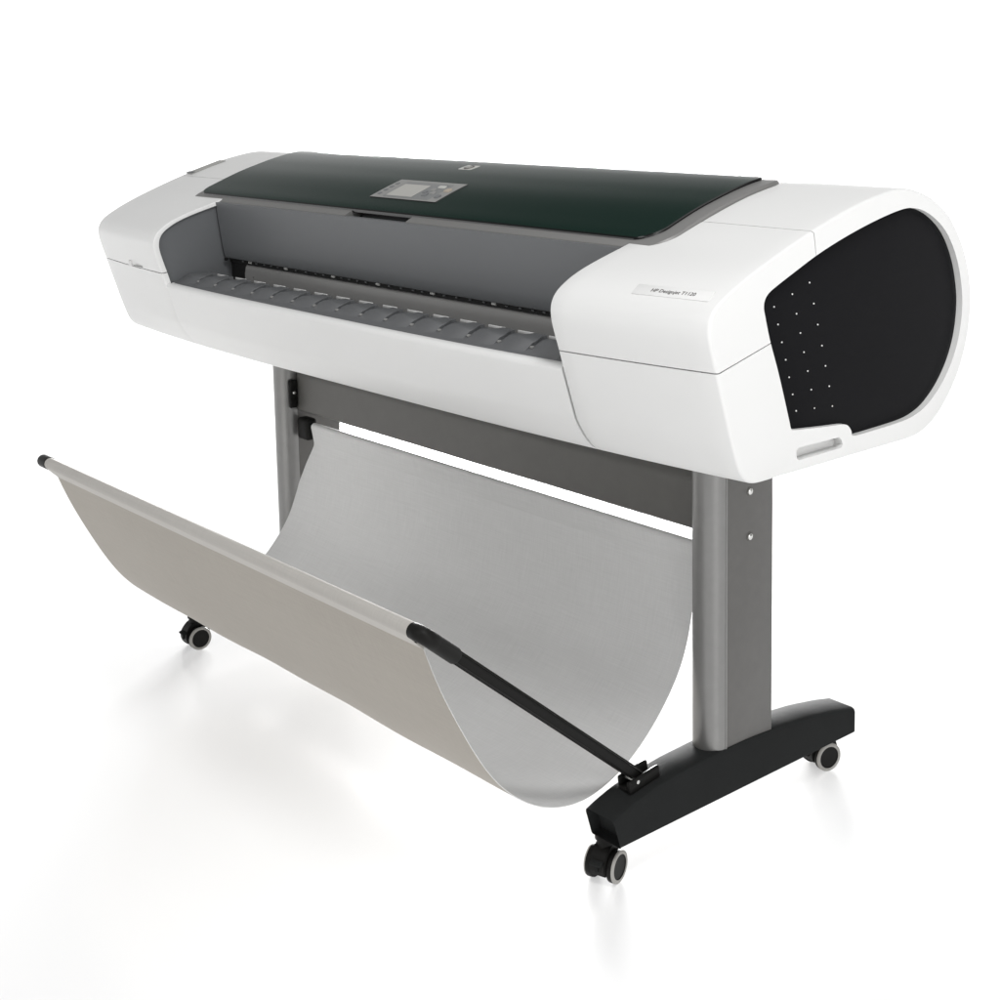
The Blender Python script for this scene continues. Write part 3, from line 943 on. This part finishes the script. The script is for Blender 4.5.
fb = open_catmull(FB)
for _ in range(12):
    fb = [fb[0]] + [tuple(0.25 * fb[i - 1][c] + 0.5 * fb[i][c] + 0.25 * fb[i + 1][c] for c in (0, 1)) for i in range(1, len(fb) - 1)] + [fb[-1]]
nf = len(fb); NX = 60
vin, vout = [], []
for i, (y, z) in enumerate(fb):
    t = i / (nf - 1)
    a, b = fb[max(0, i - 1)], fb[min(nf - 1, i + 1)]
    ty, tz = b[0] - a[0], b[1] - a[1]; l = math.hypot(ty, tz); ny, nz = -tz / l, ty / l      # inner side normal
    xl = -0.598 + 0.026 * smoothstep((t - 0.3) / 0.35)
    if t > 0.55: xl = max(xl, interp([(0.20, -0.572), (0.30, -0.571), (0.336, -0.566), (0.38, -0.547), (0.42, -0.5235), (0.455, -0.522)], z))
    xr = 0.5880 + 0.0005 * t - 0.0035 * smoothstep(t / 0.1)* (1 - t)
    for k in range(NX + 1):
        u = k / NX; x = xl + (xr - xl) * u
        wv = 0.0014 * math.sin(x * 9 + t * 5) * math.sin(math.pi * t) + 0.0008 * math.sin(x * 23 - t * 7) * math.sin(math.pi * t)
        vin.append((x, y + ny * (0.0006 + wv), z + nz * (0.0006 + wv)))
        vout.append((x, y + ny * (-0.0006 + wv), z + nz * (-0.0006 + wv)))
C_ = NX + 1
f = grid_faces(nf, C_, 0); fm_ = [0] * len(f)
g = grid_faces(nf, C_, nf * C_); f += g; fm_ += [1] * len(g)
loop = [k for k in range(C_)] + [i * C_ + NX for i in range(1, nf)] + [(nf - 1) * C_ + k for k in range(NX - 1, -1, -1)] + [i * C_ for i in range(nf - 2, 0, -1)]
for a, b in zip(loop, loop[1:] + loop[:1]): f.append((a, b, nf * C_ + b, nf * C_ + a)); fm_.append(0)
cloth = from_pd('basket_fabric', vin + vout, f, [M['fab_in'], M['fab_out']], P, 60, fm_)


# sleeves round the two rails, tails running into the sheet
def sleeve(cy, cz, r, tail, x0, x1):
    # near-full circle that leaves and returns at the fabric's top edge
    bm = bmesh.new(); pr = []
    a0 = math.atan2(tail[1] - cz, tail[0] - cy)
    ph = math.acos(min(1.0, r / math.hypot(tail[0] - cy, tail[1] - cz)))
    for k in range(33):
        a = a0 + ph + (2 * math.pi - 2 * ph) * k / 32
        pr.append((cy + r * math.cos(a), cz + r * math.sin(a)))
    d = Vector((tail[0] - cy, tail[1] - cz)).normalized(); nrm = Vector((-d.y, d.x))
    e = (tail[0], tail[1])
    pr = [(e[0] + nrm.x * 0.0012, e[1] + nrm.y * 0.0012)] + pr + [(e[0] - nrm.x * 0.0012, e[1] - nrm.y * 0.0012)]
    n_ = len(pr); K = 30
    rows_ = [[bm.verts.new((x0 + (x1 - x0) * k / K, y_, z_)) for y_, z_ in pr] for k in range(K + 1)]
    for a, b in zip(rows_, rows_[1:]):
        for k in range(n_): bm.faces.new((a[k], a[(k + 1) % n_], b[(k + 1) % n_], b[k]))
    bm.faces.new(rows_[0]); bm.faces.new(rows_[-1])
    return bm


from_bm('front_sleeve', sleeve(RY, RZ, 0.0110, (-0.5730, 0.4450), -0.590, 0.5905), M['fab_sleeve_lit'], cloth, 60)
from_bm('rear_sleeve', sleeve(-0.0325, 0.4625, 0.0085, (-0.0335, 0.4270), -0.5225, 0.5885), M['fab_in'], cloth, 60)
rail = tube('basket_rail', [(-0.615, RY, RZ), (0.592, RY, RZ)], 0.0105, M['leg'], P, 24)
bm = bmesh.new(); add_lathe_x(bm, [(-0.622, 0.010), (-0.6205, 0.0115), (-0.617, 0.0122), (-0.587, 0.0122)], (0, RY, RZ), 28)
from_bm('rail_cap', bm, M['black'], rail, 35)
tube('rear_rail', [(-0.574, -0.0325, 0.4625), (0.5985, -0.0325, 0.4625)], 0.0065, M['black'], P, 16)
for s, xx in ((-1, -0.5655),):
    bm = bmesh.new(); add_box(bm, (xx + 0.017, -0.0345, 0.4555), (0.042, 0.027, 0.047), 0.007, 3)
    from_bm('rail_hook', bm, M['black'], P, 40)

# side arms from the rail down to the feet
for s in (1, -1):
    if s > 0:
        ex, fx = 0.600, 0.628; rx = 0.5905
    else:
        ex, fx = -0.617, -0.606; rx = -0.600
    e0 = Vector((ex + (0.012 if s > 0 else 0), RY, RZ)); tgt = Vector((fx, -0.214, 0.158))
    d = (tgt - e0).normalized()
    if s > 0:
        pts = [(rx, RY, RZ), (rx + 0.006, RY, RZ)]
        p0, p1, p2 = Vector((rx + 0.006, RY, RZ)), Vector((e0.x + 0.006, RY, RZ)), e0 + d * 0.026
        for k in range(1, 13):
            t = k / 12; pts.append(tuple(p0 * (1 - t) ** 2 + p1 * 2 * t * (1 - t) + p2 * t * t))
        pts += [tuple(e0 + d * 0.066), tuple(e0 + d * 0.069)]
        rad = [0.0114] * 2 + [0.0118] * 12 + [0.0118, 0.0106]
        arm_start = e0 + d * 0.06
    else:
        pts = None; arm_start = Vector((fx, RY, RZ))
        d = (tgt - arm_start).normalized()
    L_ = (tgt - arm_start).length
    side = Vector((1, 0, 0)); upv = side.cross(d).normalized(); side = d.cross(upv) * -1
    rotm = Matrix((side, d, side.cross(d))).transposed()
    bm = bmesh.new()
    add_box(bm, arm_start + d * (L_ + 0.004) / 2, (0.0112, L_ + 0.004, 0.0132), 0.003, 3, rot=rotm)
    arm = from_bm('basket_arm', bm, M['black'], P, 40)
    if pts:
        bm = bmesh.new(); add_tube(bm, pts, rad, 24)
        add_box(bm, (rx + 0.001, RY + 0.007, RZ - 0.011), (0.005, 0.010, 0.014), 0.001)
        from_bm('arm_elbow', bm, M['black'], arm, 50)
    # hinge on the foot
    bm = bmesh.new()
    fy, fz = -0.212, 0.1425
    slope = Matrix.Rotation(0.13, 3, 'X')
    add_box(bm, (fx + 0.0125, fy + 0.004, fz + 0.009), (0.008, 0.066, 0.020), 0.0038, 3, rot=slope)
    add_box(bm, (fx - 0.0125, fy + 0.006, fz + 0.009), (0.008, 0.060, 0.020), 0.0038, 3, rot=slope)
    add_box(bm, (fx, fy + 0.004, fz + 0.0015), (0.024, 0.058, 0.006), 0.001, 2, rot=slope)
    hg = from_bm('arm_hinge', bm, M['black'], P, 40)
    bm = bmesh.new(); add_lathe_x(bm, [(-0.0175, 0.003), (0.0175, 0.003)], (fx, fy - 0.012, fz + 0.012), 12)
    from_bm('hinge_pin', bm, M['steel'], hg)

# ------------------------------------------------------------------ floor
bm = bmesh.new()
bmesh.ops.create_grid(bm, x_segments=1, y_segments=1, size=4.4)
fl = from_bm('floor', bm, M['floor'], None, 0)
fl['kind'] = 'structure'
